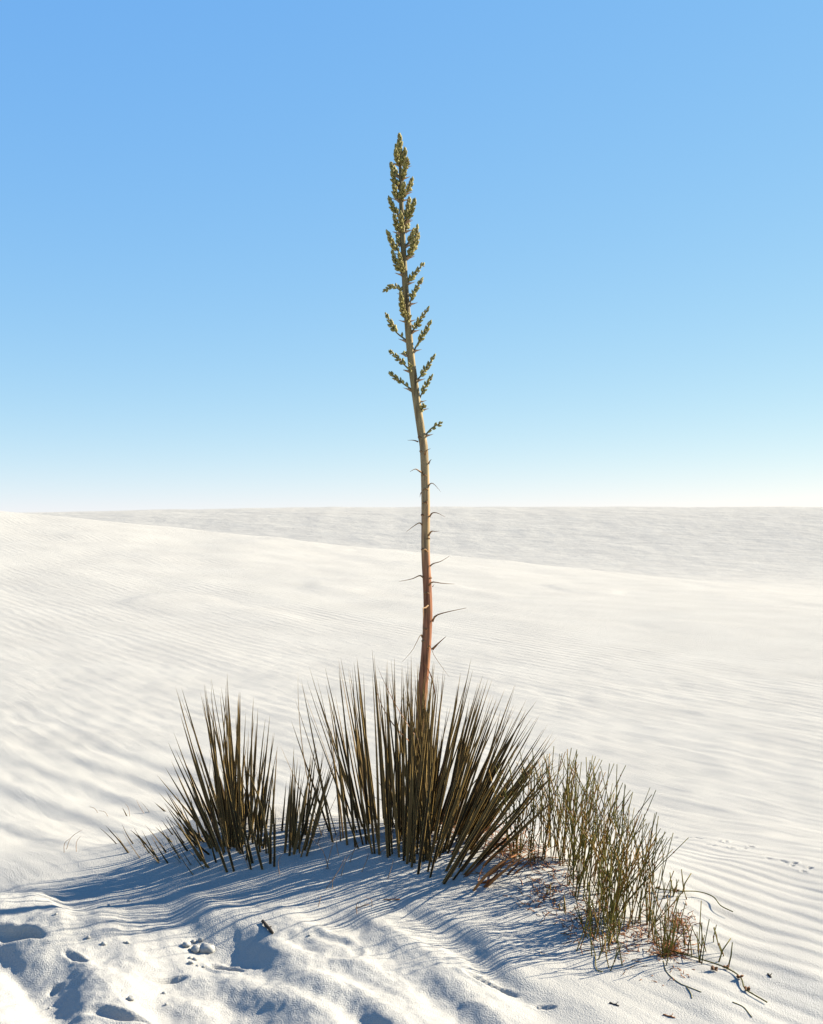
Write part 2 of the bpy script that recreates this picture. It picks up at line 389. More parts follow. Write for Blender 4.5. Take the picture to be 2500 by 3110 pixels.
def interp(tab, s):
    for i in range(len(tab)-1):
        a, b = tab[i], tab[i+1]
        if s <= b[0]:
            k = (s-a[0])/(b[0]-a[0]); return [a[j]+(b[j]-a[j])*k for j in range(1, len(a))]
    return list(tab[-1][1:])
def fan(root, Yc, tab, n, depth, lean, seed, shrink=(.72, 1.02), wsc=(.8, 1.15), bj=14, tj=14, power=1.0):
    """tab: s, base u, base v (on centre line), tip u, tip v"""
    r = random.Random(seed)
    for i in range(n):
        s = -1+2*((i+r.random())/n); t = r.uniform(-1, 1); t = math.copysign(abs(t)**power, t)
        bu, tu, tv = interp(tab, s)
        k = math.sqrt(max(0, 1-.35*s*s))
        by = Yc+depth*t*k; bx = (bu+r.gauss(0, bj)-1250)/F*Yc+ (0.02*t*s)
        b = Vector((bx, by, h1(bx, by)))
        tip = P(tu+r.gauss(0, tj), tv+r.gauss(0, tj*.7), Yc); tip.y += lean*t
        sc = r.uniform(*shrink)
        if r.random() < .45: sc = max(sc, .97)
        d = (tip-b)*sc
        d.z -= abs(t)*abs(t)*.10*d.length
        put_leaf(root, b, b+d, r.uniform(*wsc), face=(b.x-root.location.x+r.uniform(-.08, .08), t+r.uniform(-.4, .4), 0))

# ---- main plant
YM = 3.72
pm = hit(1268, 2530); YM = pm.y
main = root_at('yucca_plant', (pm.x, YM, h1(pm.x, YM)))
tag(main, 'tall yucca with a long budding flower stalk rising from a dense spiky rosette', 'yucca')
tabM = [(-1, 1075, 905, 2045), (-.85, 1090, 975, 2050), (-.68, 1120, 1050, 2000), (-.5, 1150, 1100, 1985), (-.3, 1185, 1160, 1985),
        (-.1, 1225, 1225, 1995), (.1, 1265, 1290, 2005), (.3, 1300, 1370, 2015), (.5, 1340, 1445, 2035), (.68, 1375, 1540, 2070),
        (.82, 1410, 1610, 2130), (.92, 1440, 1665, 2200), (1, 1470, 1700, 2290)]
fan(main, YM, tabM, 84, .17, .20, 21, (.78, 1.04))
fan(main, YM, [(-1, 1200, 1170, 1990), (-.4, 1240, 1240, 2000), (.2, 1290, 1350, 2010), (1, 1350, 1500, 2045)], 40, .09, .12, 22, (.6, 1.0))
fan(main, YM-.06, [(-1, 1330, 1470, 2050), (-.3, 1365, 1560, 2085), (.3, 1400, 1630, 2160), (.7, 1430, 1670, 2230), (1, 1455, 1700, 2320)], 26, .10, .06, 23, (.8, 1.03), (.9, 1.15), 16, 12)
# front leaves standing in the near slope of the mound
for (bu, bv, tu, tv) in [(1055, 2570, 1010, 2120), (1080, 2575, 1040, 2010), (1120, 2560, 1075, 2010), (1150, 2600, 1130, 2030), (1185, 2600, 1170, 2060),
        (1235, 2622, 1255, 2150), (1250, 2640, 1290, 2190), (1270, 2655, 1330, 2200), (1300, 2650, 1395, 2180), (1310, 2672, 1430, 2260), (1345, 2680, 1545, 2330),
        (1350, 2682, 1590, 2290), (1365, 2665, 1600, 2260), (1400, 2650, 1640, 2330), (1455, 2625, 1690, 2300), (1460, 2600, 1660, 2340),
        (1420, 2570, 1640, 2170), (1400, 2560, 1600, 2150), (1440, 2560, 1690, 2240), (1385, 2590, 1560, 2140), (1330, 2600, 1500, 2110),
        (1290, 2600, 1420, 2090), (1320, 2620, 1480, 2170), (1230, 2600, 1230, 2080), (1210, 2590, 1195, 2040), (1480, 2590, 1680, 2380), (1375, 2672, 1625, 2320), (1410, 2660, 1665, 2360), (1440, 2640, 1700, 2330), (1470, 2630, 1700, 2400), (1490, 2610, 1695, 2420), (1395, 2640, 1600, 2230), (1430, 2610, 1660, 2270), (1355, 2650, 1560, 2250)]:
    b = hit(bu, bv); put_leaf(main, b, P(tu, tv, b.y+lr.uniform(-.12, .05)), lr.uniform(.95, 1.25), face=(lr.uniform(-.5, .5), -1, 0))
fr = random.Random(4)
for i in range(30):
    b = hit(fr.uniform(1225, 1310), fr.uniform(2570, 2625)); put_leaf(main, b, P(fr.gauss(1285, 32), fr.uniform(2005, 2110), b.y+fr.uniform(-.04, .06)), fr.uniform(.85, 1.15), face=(fr.uniform(-.6, .6), -1, 0))
for i in range(18):
    a = fr.uniform(0, 6.28); rr_ = fr.uniform(.01, .12); bx = main.location.x+math.cos(a)*rr_*1.3; by = YM+math.sin(a)*rr_; b = Vector((bx, by, h1(bx, by)))
    put_leaf(main, b, b+Vector((math.cos(a)*fr.uniform(.02, .16)+fr.gauss(0, .03), math.sin(a)*fr.uniform(.02, .14), fr.uniform(.10, .30))), fr.uniform(.8, 1.2), OLDL)
# thin splayed leaves on the other side
for (bu, bv, tu, tv) in [(1000, 2530, 881, 2188), (985, 2540, 905, 2040), (1010, 2560, 915, 2062), (1030, 2560, 961, 2052), (1040, 2545, 990, 2180), (1020, 2540, 895, 2120), (960, 2510, 845, 2250)]:
    b = hit(bu, bv); put_leaf(main, b, P(tu, tv, b.y+lr.uniform(-.05, .08)), lr.uniform(.85, 1.1))
# dry leaves lying low on the sunny side
for (bu, bv, tu, tv) in [(1440, 2690, 1580, 2570), (1480, 2690, 1600, 2600), (1495, 2688, 1618, 2605), (1505, 2692, 1625, 2590), (1520, 2690, 1640, 2615), (1515, 2680, 1600, 2620),
        (1430, 2695, 1545, 2600), (1560, 2650, 1650, 2580), (1450, 2670, 1570, 2590), (1440, 2600, 1560, 2500), (1500, 2580, 1590, 2500), (1480, 2560, 1600, 2520), (1488, 2680, 1610, 2590), (1500, 2685, 1630, 2580), (1465, 2695, 1590, 2590), (1400, 2680, 1530, 2560), (1530, 2660, 1640, 2570)]:
    b = hit(bu, bv); put_leaf(main, b, P(tu, tv, b.y+.04), lr.uniform(.8, 1.15), DEADL)
# bent-over thin dry leaves
for (bu, bv, tu, tv) in [(1290, 2260, 1145, 2020), (1250, 2240, 1140, 2082), (1310, 2090, 1282, 2010)]:
    put_leaf(main, P(bu, bv, YM-.05), P(tu, tv, YM-.1), .5, DEADL)

# ---- flower stalk
def stk(u, v, dy=0): return P(u, v, YM+dy)
SPTS = [(1262, 2600, 14), (1270, 2350, 15.5), (1280, 2150, 15.5), (1285, 2080, 15.5), (1292, 2005, 15), (1297, 1931, 14.6), (1300, 1857, 14), (1298, 1783, 13.6), (1292.6, 1671, 13.2),
        (1293, 1530, 13.2), (1288.5, 1374, 12.8), (1280, 1314, 12.6), (1263, 1198, 12.4), (1248, 1082, 11.6), (1238, 966, 10.6), (1230, 850, 9.6),
        (1224.5, 736, 8), (1219, 620, 7), (1217, 539, 5.8), (1215, 470, 4.2), (1213.6, 425, 1.6)]
cp = curve_pts([stk(u, v)-main.location for u, v, r in SPTS], 81)
rr = [r for _, _, r in SPTS]; N = len(SPTS)-1
rad = []
for i in range(81):
    t = i/80*N; k = min(int(t), N-1); rad.append((rr[k]+(rr[k+1]-rr[k])*(t-k))/F*YM)
mb = MB(); mb.tube(cp, rad, 14)
stalk = mb.build('flower_stalk', M_stalk, main); stalk['label'] = 'tall stalk, reddish brown below turning olive towards the tip'

def bud(mb, p, d, L, r, mat=0):
    d = d.normalized(); a = Vector((0, 0, 1)) if abs(d.z) < .9 else Vector((1, 0, 0))
    n = (a-d*a.dot(d)).normalized(); b = d.cross(n); rings = []
    for t, k in ((0, .35), (.2, .85), (.45, 1.0), (.72, .72), (.92, .28), (1, .03)):
        rings.append([p+d*(L*t)+(n*math.cos(2*math.pi*j/6)+b*math.sin(2*math.pi*j/6))*(r*k) for j in range(6)])
    mb.ring_loft(rings, mat)
def flower_branch(att, tip, mid=None, bare=.35, dy=None, dens=1.0, fat=1.0, seed=0):
    """att, mid and tip are photo pixels; the branch also leans in depth"""
    r = random.Random(seed*13+5)
    dy = r.uniform(-.05, .05) if dy is None else dy
    a = stk(*att)
    t = stk(tip[0], tip[1], dy); m = stk(mid[0], mid[1], dy*.45) if mid else a.lerp(t, .5)+Vector(((t.x-a.x)*.12, 0, -.004))
    o = main.location
    pts = [q-o for q in curve_pts([a, m, t], 12)]
    L = sum((pts[i+1]-pts[i]).length for i in range(11))
    mb = MB(); mb.tube(pts, [.0032*(1-.5*i/11) for i in range(12)], 6)
    # papery bract at the foot
    d0 = (pts[2]-pts[0]).normalized(); side = Vector((math.copysign(1, d0.x), -.4, 0))
    q = pts[0]
    mb.tube([q-d0*.004+Vector((0, 0, -.004)), q+d0*.003+side*.003+Vector((0, 0, -.003)), q+side*.014+Vector((0, 0, .0)), q+side*.026+Vector((0, 0, .003))], [.0050, .0050, .0022, .0004], 6, 1, .35)
    br = mb.build('flower_branch', [M_stemlet, M_flake], main)
    bb = MB(); n = max(6, int(L/.0034*(1-bare)*min(dens, 1.5))); ga = 0
    for i in range(n):
        f = bare+(1-bare)*(i/(n-1))**.95; k = f*11; j = min(int(k), 10)
        p = pts[j].lerp(pts[j+1], k-j); ax = (pts[j+1]-pts[j]).normalized()
        u = ax.cross(Vector((.3, 1, .2))).normalized(); w = ax.cross(u); ga += 2.4
        rd = u*math.cos(ga)+w*math.sin(ga)
        e = (f-bare)/(1-bare); op = .75*(1-e)**.8+.34*(1-e**6)
        d = (ax+rd*op+Vector((0, 0, .15))).normalized()
        bl = (.0170-.0045*e)*r.uniform(.85, 1.15)*fat; bud(bb, p+rd*.0022, d, bl, bl*.28*r.uniform(.85, 1.15))
        if r.random() < .35:
            bud(bb, p+rd*.002, (rd+ax*.3), bl*.6, bl*.14, 1)
    # a couple of low lone buds
    for e in range(r.choice([0, 1, 1, 2])):
        p = pts[2]; d = (Vector((r.uniform(-.4, .9)*math.copysign(1, t.x-a.x), r.uniform(-.6, .2), r.uniform(.3, .9)))).normalized()
        bud(bb, p, d, .017, .0042)
    b = bb.build('flower_buds', [M_bud, M_flake], br); b['kind'] = 'stuff'
def c1(x, y): return (1100+x*.2318, 400+y*.2318)
def c2(x, y): return (1100+x*.2318, 850+y*.2318)
BR = [  # attach, tip (crop coordinates -> photo pixels), options
    (c1(490, 420), c1(490, 60), dict(bare=.02, dens=2.2, fat=1.15, dy=-.01)), (c1(500, 430), c1(450, 190), dict(bare=.05, dens=1.8, dy=.02)), (c1(500, 440), c1(440, 260), dict(bare=.05, dens=1.5, dy=-.03)),
    (c1(515, 410), c1(560, 240), dict(bare=.1, dens=1.6)), (c1(545, 470), c1(592, 365), dict(bare=.1, dens=1.6)), (c1(478, 580), c1(385, 425), dict(bare=.15, dens=1.4)),
    (c1(530, 610), c1(562, 430), dict(bare=.1, dens=1.4, dy=-.03)), (c1(480, 725), c1(395, 540), dict(bare=.12, dens=1.4)), (c1(520, 900), c1(545, 690), dict(bare=.1, dens=1.4, dy=-.04)),
    (c1(480, 890), c1(418, 715), dict(bare=.1, dens=1.4, dy=-.02)), (c1(560, 810), c1(655, 625), dict(bare=.15, dens=1.3)), (c1(490, 1100), c1(360, 880), dict(bare=.15, dens=1.2)),
    (c1(555, 1170), c1(620, 880), dict(bare=.12, dens=1.3, dy=.03)), (c1(560, 1185), c1(685, 905), dict(bare=.2, dens=1.3, dy=-.03)),
    (c1(500, 1330), c1(425, 1110), dict(bare=.12, dens=1.3, dy=-.02)), (c1(515, 1330), c1(505, 1080), dict(bare=.12, dens=1.3, dy=-.05)),
    (c1(520, 1610), c1(338, 1325), dict(bare=.2, dens=1.2)), (c1(530, 1870), c1(400, 1590), dict(bare=.15, dens=1.2, dy=-.02)), (c1(540, 1870), c1(488, 1610), dict(bare=.15, dens=1.3, dy=-.05)),
    (c1(575, 1640), c1(725, 1260), dict(bare=.25, dens=1.3, mid=c1(640, 1560), dy=-.03)), (c1(575, 1490), c1(680, 1290), dict(bare=.2, dens=1.4, dy=.04)), (c1(590, 1650), c1(735, 1350), dict(bare=.3, dens=1.2, dy=.02)),
    (c1(595, 1985), c1(782, 1750), dict(bare=.25, mid=c1(650, 1910))), (c1(500, 1480), c1(470, 1330), dict(bare=.1, dens=1.2, dy=.06)), (c1(570, 1300), c1(600, 1130), dict(bare=.1, dens=1.2, dy=.06)),
    (c2(560, 195), c2(298, 140), dict(bare=.25, mid=c2(420, 85), dens=.8)), (c2(580, 545), c2(505, 185), dict(bare=.25, dens=1.3, dy=-.06, mid=c2(530, 400))), (c2(625, 315), c2(775, 0), dict(bare=.25, mid=c2(665, 190))),
    (c2(575, 790), c2(322, 465), dict(bare=.42, mid=c2(430, 665))), (c2(660, 670), c2(858, 385), dict(bare=.3, mid=c2(725, 580))), (c2(680, 925), c2(890, 570), dict(bare=.38, mid=c2(760, 780))),
    (c2(640, 1200), c2(372, 940), dict(bare=.38, mid=c2(530, 1090))), (c2(725, 1310), c2(938, 1010), dict(bare=.3, mid=c2(800, 1215))), (c2(640, 1430), c2(378, 1230), dict(bare=.42, mid=c2(520, 1345))),
    (c2(740, 1595), c2(908, 1265), dict(bare=.42, mid=c2(790, 1470))), (c2(830, 2035), c2(1025, 1880), dict(bare=.5, dens=.55, mid=c2(915, 1940))),
    (c2(640, 1190), c2(622, 1110), dict(bare=.4, dens=.6, dy=-.05)), (c2(770, 1700), c2(805, 1645), dict(bare=.4, dens=.4)),
    (c2(590, 980), c2(560, 960), dict(bare=.4, dens=.4, dy=.03)), (c2(600, 540), c2(612, 455), dict(bare=.3, dens=.6, dy=-.04)),
]
for i, (a, t, kw) in enumerate(BR): flower_branch(a, t, seed=i, **kw)

# ---- bracts down the stalk
def c3(x, y): return (1150+x*.3713, 1300+y*.3713)
for pts, w in [([(325, 112), (285, 100), (237, 100)], 3.5), ([(378, 222), (385, 195), (400, 178), (426, 168)], 5), ([(408, 295), (420, 270), (434, 254)], 4), ([(362, 368), (330, 350), (300, 335), (257, 357)], 5),
        ([(405, 485), (420, 458), (450, 456), (508, 520)], 4), ([(350, 525), (341, 545), (338, 568)], 2.5), ([(388, 605), (400, 612), (385, 650)], 7), ([(415, 728), (440, 695), (480, 695), (542, 726)], 4),
        ([(358, 795), (335, 776), (290, 800), (225, 850)], 4), ([(408, 880), (432, 845), (460, 845), (498, 843)], 4.5), ([(398, 1015), (375, 992), (350, 1022)], 6), ([(420, 1130), (450, 1108), (510, 1090), (583, 1045)], 3.6),
        ([(365, 1222), (335, 1207), (270, 1235), (165, 1255)], 4), ([(408, 1295), (440, 1260), (520, 1270), (620, 1276)], 4.5), ([(440, 1300), (455, 1278)], 2), ([(412, 1440), (385, 1470), (365, 1475), (366, 1540), (360, 1645)], 4.5),
        ([(440, 1582), (470, 1535), (560, 1505), (718, 1472)], 5), ([(360, 1712), (340, 1697), (275, 1820), (190, 1915)], 4.5), ([(440, 1810), (490, 1760), (552, 1705)], 5.5), ([(395, 1815), (420, 1780), (460, 1870), (580, 2040)], 5),
        ([(345, 1915), (385, 1990), (430, 2100)], 4)]:
    q = []
    s = 1 if pts[-1][0] > pts[0][0] else -1
    for k, (x, y) in enumerate(pts):
        q.append(stk(*c3(x, y), dy=-.016-.012*k if w >= 4.4 and k else -.010)-main.location)
    cpp = curve_pts(q, 9); mb = MB()
    mb.tube(cpp, [w*.00062*(1.5 if i == 0 else 1.15 if i < 3 else 1-.85*(i-2)/6) for i in range(9)], 6, 0, .4)
    mb.build('bract', M_bract, main)
# scale scars around the stalk
for k in range(13):
    v = 1330+k*52+rnd.uniform(-12, 12); i = min(range(81), key=lambda j: abs((cp[j]+main.location).z-P(0, v, YM).z))
    a = rnd.uniform(math.pi*1.1, math.pi*1.9); mb = MB()
    rg = []
    for j in range(7):
        aa = a+(j-3)*.24; rg.append(cp[i]+Vector((math.cos(aa), math.sin(aa), 0))*(rad[i]*1.02)+Vector((0, 0, .005*(1-((j-3)/3)**2))))
    mb.tube(rg, [.0006, .0018, .0026, .003, .0026, .0018, .0006], 5)
    mb.build('bract', M_bract, main)

# ---- second, shorter rosette
pl = hit(712, 2555); YL = pl.y
left = root_at('yucca_plant', (pl.x, YL, h1(pl.x, YL)))
tag(left, 'medium stalkless yucca rosette with a dark dense core, on the shaded shoulder of the mound', 'yucca')
tabL = [(-1, 640, 470, 2400), (-.86, 655, 522, 2320), (-.72, 668, 530, 2200), (-.5, 682, 545, 2085), (-.25, 695, 620, 2030), (.05, 712, 690, 2030), (.3, 728, 745, 2072), (.55, 742, 772, 2115), (.78, 756, 822, 2175), (1, 775, 838, 2250)]
fan(left, YL, tabL, 34, .07, .12, 31, (.68, 1.05), bj=10, tj=12)
fan(left, YL, [(-1, 685, 590, 2070), (-.3, 705, 650, 2040), (.3, 720, 690, 2060), (1, 740, 730, 2100)], 28, .05, .05, 32, (.45, .98), bj=12, tj=10)
fan(left, YL, [(-1, 600, 500, 2420), (0, 700, 690, 2330), (1, 850, 840, 2290)], 18, .10, .06, 33, (.5, .95), (.6, .9), 12, 14)
for (bu, bv, tu, tv) in [(625, 2640, 530, 2400), (632, 2632, 500, 2440), (690, 2650, 600, 2400), (711, 2648, 640, 2380), (763, 2645, 720, 2450), (798, 2640, 745, 2420), (770, 2640, 735, 2480), (819, 2622, 755, 2300),
        (833, 2634, 838, 2450), (790, 2590, 760, 2290), (592, 2540, 500, 2395), (660, 2590, 560, 2330), (640, 2580, 520, 2310), (820, 2620, 822, 2450), (735, 2590, 690, 2350), (640, 2570, 505, 2330), (620, 2560, 480, 2405), (650, 2560, 528, 2225), (660, 2570, 530, 2270), (665, 2550, 538, 2105), (610, 2575, 500, 2440), (780, 2570, 820, 2170), (790, 2575, 830, 2225), (800, 2580, 836, 2300), (770, 2560, 770, 2118), (815, 2590, 842, 2270)]:
    b = hit(bu, bv); put_leaf(left, b, P(tu, tv, b.y+lr.uniform(-.03, .06)), lr.uniform(.85, 1.1), face=(lr.uniform(-.5, .5), -1, 0))

for i in range(16):
    a = fr.uniform(0, 6.28); rr_ = fr.uniform(.0, .05); bx = left.location.x+math.cos(a)*rr_; by = YL+math.sin(a)*rr_; b = Vector((bx, by, h1(bx, by)))
    put_leaf(left, b, b+Vector((math.cos(a)*fr.uniform(.01, .07)-.02, math.sin(a)*fr.uniform(.01, .07), fr.uniform(.10, .30))), fr.uniform(.8, 1.2), OLDL)
# ---- small tuft between the two
pc = hit(910, 2560); YC = pc.y
midp = root_at('yucca_plant', (pc.x, YC, h1(pc.x, YC)))
tag(midp, 'small tuft of short slanting yucca leaves between the two bigger rosettes', 'yucca')
fan(midp, YC, [(-1, 865, 872, 2300), (-.6, 878, 890, 2255), (-.1, 900, 935, 2248), (.4, 925, 985, 2265), (1, 955, 1030, 2270)], 27, .09, .10, 41, (.6, 1.0), (.65, .95), 10, 12)
for (bu, bv, tu, tv) in [(865, 2592, 890, 2330), (880, 2606, 905, 2300), (892, 2595, 950, 2290), (905, 2585, 985, 2330), (945, 2560, 1000, 2330), (952, 2552, 1018, 2290)]:
    b = hit(bu, bv); put_leaf(midp, b, P(tu, tv, b.y+.02), lr.uniform(.9, 1.1), face=(.2, -1, 0))

# ---- buried rosette: only slanting leaf tips show
ps = hit(500, 2600)
bur = root_at('yucca_plant', ps)
tag(bur, 'nearly buried yucca, only short slanting leaf tips poking out of the shaded sand', 'yucca')
for (bu, bv, tu, tv) in [(385, 2592, 318, 2505), (395, 2590, 345, 2520), (480, 2622, 400, 2535), (470, 2600, 415, 2530), (485, 2618, 430, 2520), (552, 2622, 470, 2525), (545, 2610, 498, 2520), (622, 2642, 540, 2530),
        (540, 2590, 480, 2500), (525, 2536, 490, 2490), (520, 2560, 470, 2510), (440, 2570, 395, 2520), (365, 2560, 330, 2520), (350, 2565, 300, 2512), (500, 2465, 470, 2438), (450, 2468, 425, 2432), (385, 2478, 372, 2452), (600, 2600, 545, 2490), (570, 2585, 500, 2480), (585, 2630, 520, 2520), (560, 2560, 505, 2470), (600, 2560, 540, 2440), (610, 2615, 530, 2480), (500, 2590, 440, 2505), (515, 2625, 455, 2530), (430, 2605, 370, 2520), (455, 2590, 405, 2510), (590, 2655, 525, 2560), (410, 2560, 370, 2500)]:
    b = hit(bu, bv); put_leaf(bur, b, P(tu, tv, b.y+.03), lr.uniform(.65, .95), STRAIGHT)

# ------------------------------------------------------------------ ephedra
er = random.Random(77)
def eph_stem(root, b, H, lean, r0=.0017, br=2, name='stem'):
    """jointed rush-like stem: kinks at nodes, side shoots rise nearly parallel"""
    mb = MB(); o = root.location
    def shoot(p, d, L, rr, depth):
        n = max(2, int(L/.058)); pts = [p]; q = p.copy(); dd = d.copy()
        for i in range(n):
            dd = (dd+Vector((er.gauss(0, .075), er.gauss(0, .075), .06))).normalized(); q = q+dd*(L/n); pts.append(q.copy())
        mb.tube(pts, [rr*(1-.30*i/n) for i in range(n+1)], 5)
        for i in range(1, n):
            if er.random() < .8: mb.tube([pts[i]-dd*.0026, pts[i]+dd*.0026], [rr*1.3, rr*1.4], 5, 1)
            if depth < br and er.random() < (.45 if depth == 0 else .2):
                a = er.uniform(0, 6.28); e = (dd+Vector((math.cos(a), math.sin(a), .1))*er.uniform(.3, .7)).normalized()
                shoot(pts[i].copy(), e, L*(1-i/n)*er.uniform(.7, 1.1), rr*.85, depth+1)
    shoot(b-o-Vector((0, 0, .02)), (Vector((lean, er.gauss(0, .14), 1))).normalized(), H, r0, 0)
    return mb.build(name, [M_gold if er.random() < .2 else M_eph, M_node], root)
def ephedra(label, base, bases, tips, n, br=2, jit=12, hsc=(.5, 1.08)):
    r = root_at('ephedra_shrub', hit(*base)); tag(r, label, 'shrub', 'rush-like green shrubs on the sunny flank of the mound')
    crowns = []
    for c in range(max(2, n//2)):
        k = (c+er.random())/max(2, n//2); bu, bv = interp(bases, k); crowns.append((k, bu+er.gauss(0, jit*1.5), bv+er.gauss(0, jit*2.2)))
    for i in range(n):
        k, bu, bv = er.choice(crowns); tu, tv = interp(tips, min(1, max(0, k+er.gauss(0, .12))))
        b = hit(bu+er.gauss(0, 5), bv+er.gauss(0, 4)); t = P(tu+er.gauss(0, jit*2.2), tv, b.y)
        H = (t.z-b.z)*er.uniform(*hsc)
        if H < .03: H = .05
        eph_stem(r, b, H, (t.x-b.x)/max(.05, t.z-b.z), br=br)
    return r
ephedra('thick green ephedra clump rising beside the longest slanting yucca leaves', (1650, 2610),
        [(0, 1570, 2610), (.5, 1660, 2610), (1, 1730, 2640)], [(0, 1550, 2290), (.4, 1665, 2260), (.7, 1745, 2260), (1, 1800, 2280)], 56)
ephedra('green ephedra clump on the slope, between the thickest clump and the tall leaning sprays', (1800, 2700),
        [(0, 1740, 2650), (.5, 1790, 2720), (1, 1850, 2760)], [(0, 1780, 2290), (.5, 1860, 2340), (1, 1940, 2330)], 52)
ephedra('tall ephedra with loose sprays leaning outwards over the open rippled sand', (1890, 2800),
        [(0, 1800, 2810), (.5, 1880, 2830), (1, 1960, 2790)], [(0, 1850, 2530), (.5, 1940, 2440), (1, 2040, 2450)], 52)
ephedra('upright ephedra tuft with an orange-brown crown at its foot', (2030, 2890),
        [(0, 1990, 2890), (1, 2055, 2895)], [(0, 1965, 2720), (.5, 2030, 2660), (1, 2075, 2720)], 20, 1, 7)
ephedra('three or four straight ephedra stems beside the orange-brown crowned tuft', (2080, 2895),
        [(0, 2072, 2895), (1, 2092, 2890)], [(0, 2070, 2760), (1, 2100, 2780)], 5, 0, 5)
ephedra('sparse ephedra sprig standing at the start of the creeping runner', (2150, 2890),
        [(0, 2130, 2885), (1, 2185, 2890)], [(0, 2105, 2700), (.5, 2150, 2740), (1, 2190, 2800)], 9, 1, 7)
ephedra('short ephedra sprigs in a row on the far side of the clumps', (2060, 2720),
        [(0, 2010, 2715), (1, 2090, 2715)], [(0, 2020, 2640), (1, 2110, 2650)], 9, 0, 6)
ephedra('tiny ephedra sprout on open sand below the low dry yucca leaves', (1668, 2730),
        [(0, 1660, 2725), (1, 1676, 2722)], [(0, 1655, 2660), (1, 1680, 2665)], 4, 0, 4)
ephedra('forked ephedra sprout rising where the clumps throw their shadows', (1705, 2765),
        [(0, 1700, 2768), (1, 1708, 2762)], [(0, 1700, 2690), (1, 1715, 2680)], 4, 1, 4)
ephedra('low ephedra sprigs growing out in front of the leaning sprays', (1820, 2880),
        [(0, 1760, 2840), (1, 1870, 2900)], [(0, 1760, 2660), (1, 1880, 2720)], 30, 1, 20)

# creeping runners with knotty joints
def runner(label, pix, joints, lift=.006, r=.0018, sprouts=()):
    pts = [hit(u, v)+Vector((0, 0, lift)) for u, v in pix]
    root = root_at('creeping_stem', pts[0]); tag(root, label, 'stem')
    c = [p-pts[0] for p in curve_pts(pts, 6*len(pts))]
    for q in c:
        w = q+pts[0]; q.z = max(q.z, h1(w.x, w.y)+.001-pts[0].z)
    mb = MB(); mb.tube(c, r, 6); mb.build('runner', M_eph, root)
    for (u, v) in joints:
        p = hit(u, v)-pts[0]+Vector((0, 0, lift)); mb = MB()
        for k in range(9):
            a = er.uniform(0, 6.28); bud(mb, p, Vector((math.cos(a), math.sin(a)*.7, er.uniform(-.3, .6))), .011, .0028)
        mb.build('joint', M_node, root)
    for (u, v, tu, tv) in sprouts:
        b = hit(u, v); t = P(tu, tv, b.y+.02); mb = MB(); mid = b.lerp(t, .5)+Vector((er.uniform(-.006, .006), 0, 0))
        mb.tube([b-pts[0]-Vector((0, 0, .01)), mid-pts[0], t-pts[0]], [.0024, .002, .0014], 5); mb.build('sprout', M_eph, root)
runner('long creeping stem with orange knots trailing down over the rippled sand', [(2040, 2895), (2120, 2918), (2200, 2945), (2248, 2975), (2262, 3010), (2290, 3030), (2330, 3052)],
       [(2207, 2946), (2248, 2976), (2270, 3014), (2170, 2950)], sprouts=[(2208, 2945, 2225, 2862), (2180, 2925, 2220, 2850)])
runner('thin arching stem with a bent end lying on sunlit sand beyond the clumps', [(1990, 2715), (2060, 2722), (2120, 2724), (2165, 2740), (2190, 2768), (2226, 2788)],
       [(2055, 2722), (2000, 2715)], .016, .0016, sprouts=[(2070, 2715, 2100, 2652), (2050, 2715, 2035, 2650), (2080, 2712, 2070, 2640)])
runner('dark forked root lying on the sand in front of the shrubs', [(2015, 2920), (2025, 2955), (2060, 2985), (2090, 3000), (2130, 3015)], [], .001, .0010)
runner('second forked root crossing the sand in front of the shrubs', [(2085, 3000), (2098, 3020), (2102, 3035)], [], .001, .0009)
runner('dark twig curving over ripples beneath the trailing knotted stem', [(2225, 3045), (2258, 3060), (2275, 3080), (2284, 3092)], [], .001, .0011)
runner('small hooked twig poking from the sand near the shrub shadows', [(1808, 2905), (1812, 2945), (1830, 2955)], [], .002, .0012)

# ------------------------------------------------------------------ dry litter and grass
def strands(name, label, cat, spots, n, L, rad, m, seed, up=.8):
    r = random.Random(seed); mb = MB(); o = hit(*spots[0][:2])
    for i in range(n):
        u, v, su, sv = r.choice(spots); b = hit(u+r.gauss(0, su), v+r.gauss(0, sv))
        l = L*r.uniform(.4, 1.1); d = Vector((r.uniform(-1, 1), r.uniform(-1, 1), r.uniform(0, up))).normalized()
        q = [b-o-Vector((0, 0, .004))]
        for k in range(4):
            d = (d+Vector((r.gauss(0, .25), r.gauss(0, .25), r.gauss(-.05, .15)))).normalized(); e = q[-1]+d*(l/4)
            e.z = max(e.z, h1(e.x+o.x, e.y+o.y)-o.z+.0012); q.append(e)
        mb.tube(q, [rad, rad, rad*.8, rad*.6, rad*.3], 4)
    ob = mb.build(name, m); ob.location = o; tag(ob, label, cat, kind='stuff'); return ob
strands('dry_litter', 'tangle of reddish dry roots and litter under the slanting leaves', 'litter', [(1450, 2520, 70, 35), (1540, 2560, 50, 30), (1390, 2500, 60, 25), (1580, 2600, 50, 25)], 330, .095, .0011, M_litter, 1)
strands('dry_litter', 'rusty dry litter caught among the feet of the green shrubs', 'litter', [(1680, 2650, 60, 25), (1800, 2760, 50, 40), (1880, 2870, 60, 25), (2035, 2895, 25, 10), (1650, 2730, 40, 30), (1760, 2800, 50, 40), (1960, 2830, 40, 30), (2040, 2880, 30, 15)], 520, .05, .0012, M_litter, 2, .5)
strands('dry_litter', 'rust-red tangle of dry matter on bright sand beside the sparse sprigs', 'litter', [(2075, 2820, 16, 22), (2060, 2800, 12, 15)], 110, .04, .0013, M_litter, 3, .9)
strands('dry_litter', 'scattered dry root bits on the sand in front of the shrubs', 'litter', [(1990, 2960, 60, 25), (2080, 2960, 40, 20), (1640, 2710, 40, 20)], 46, .022, .0013, M_litter, 8, .3)
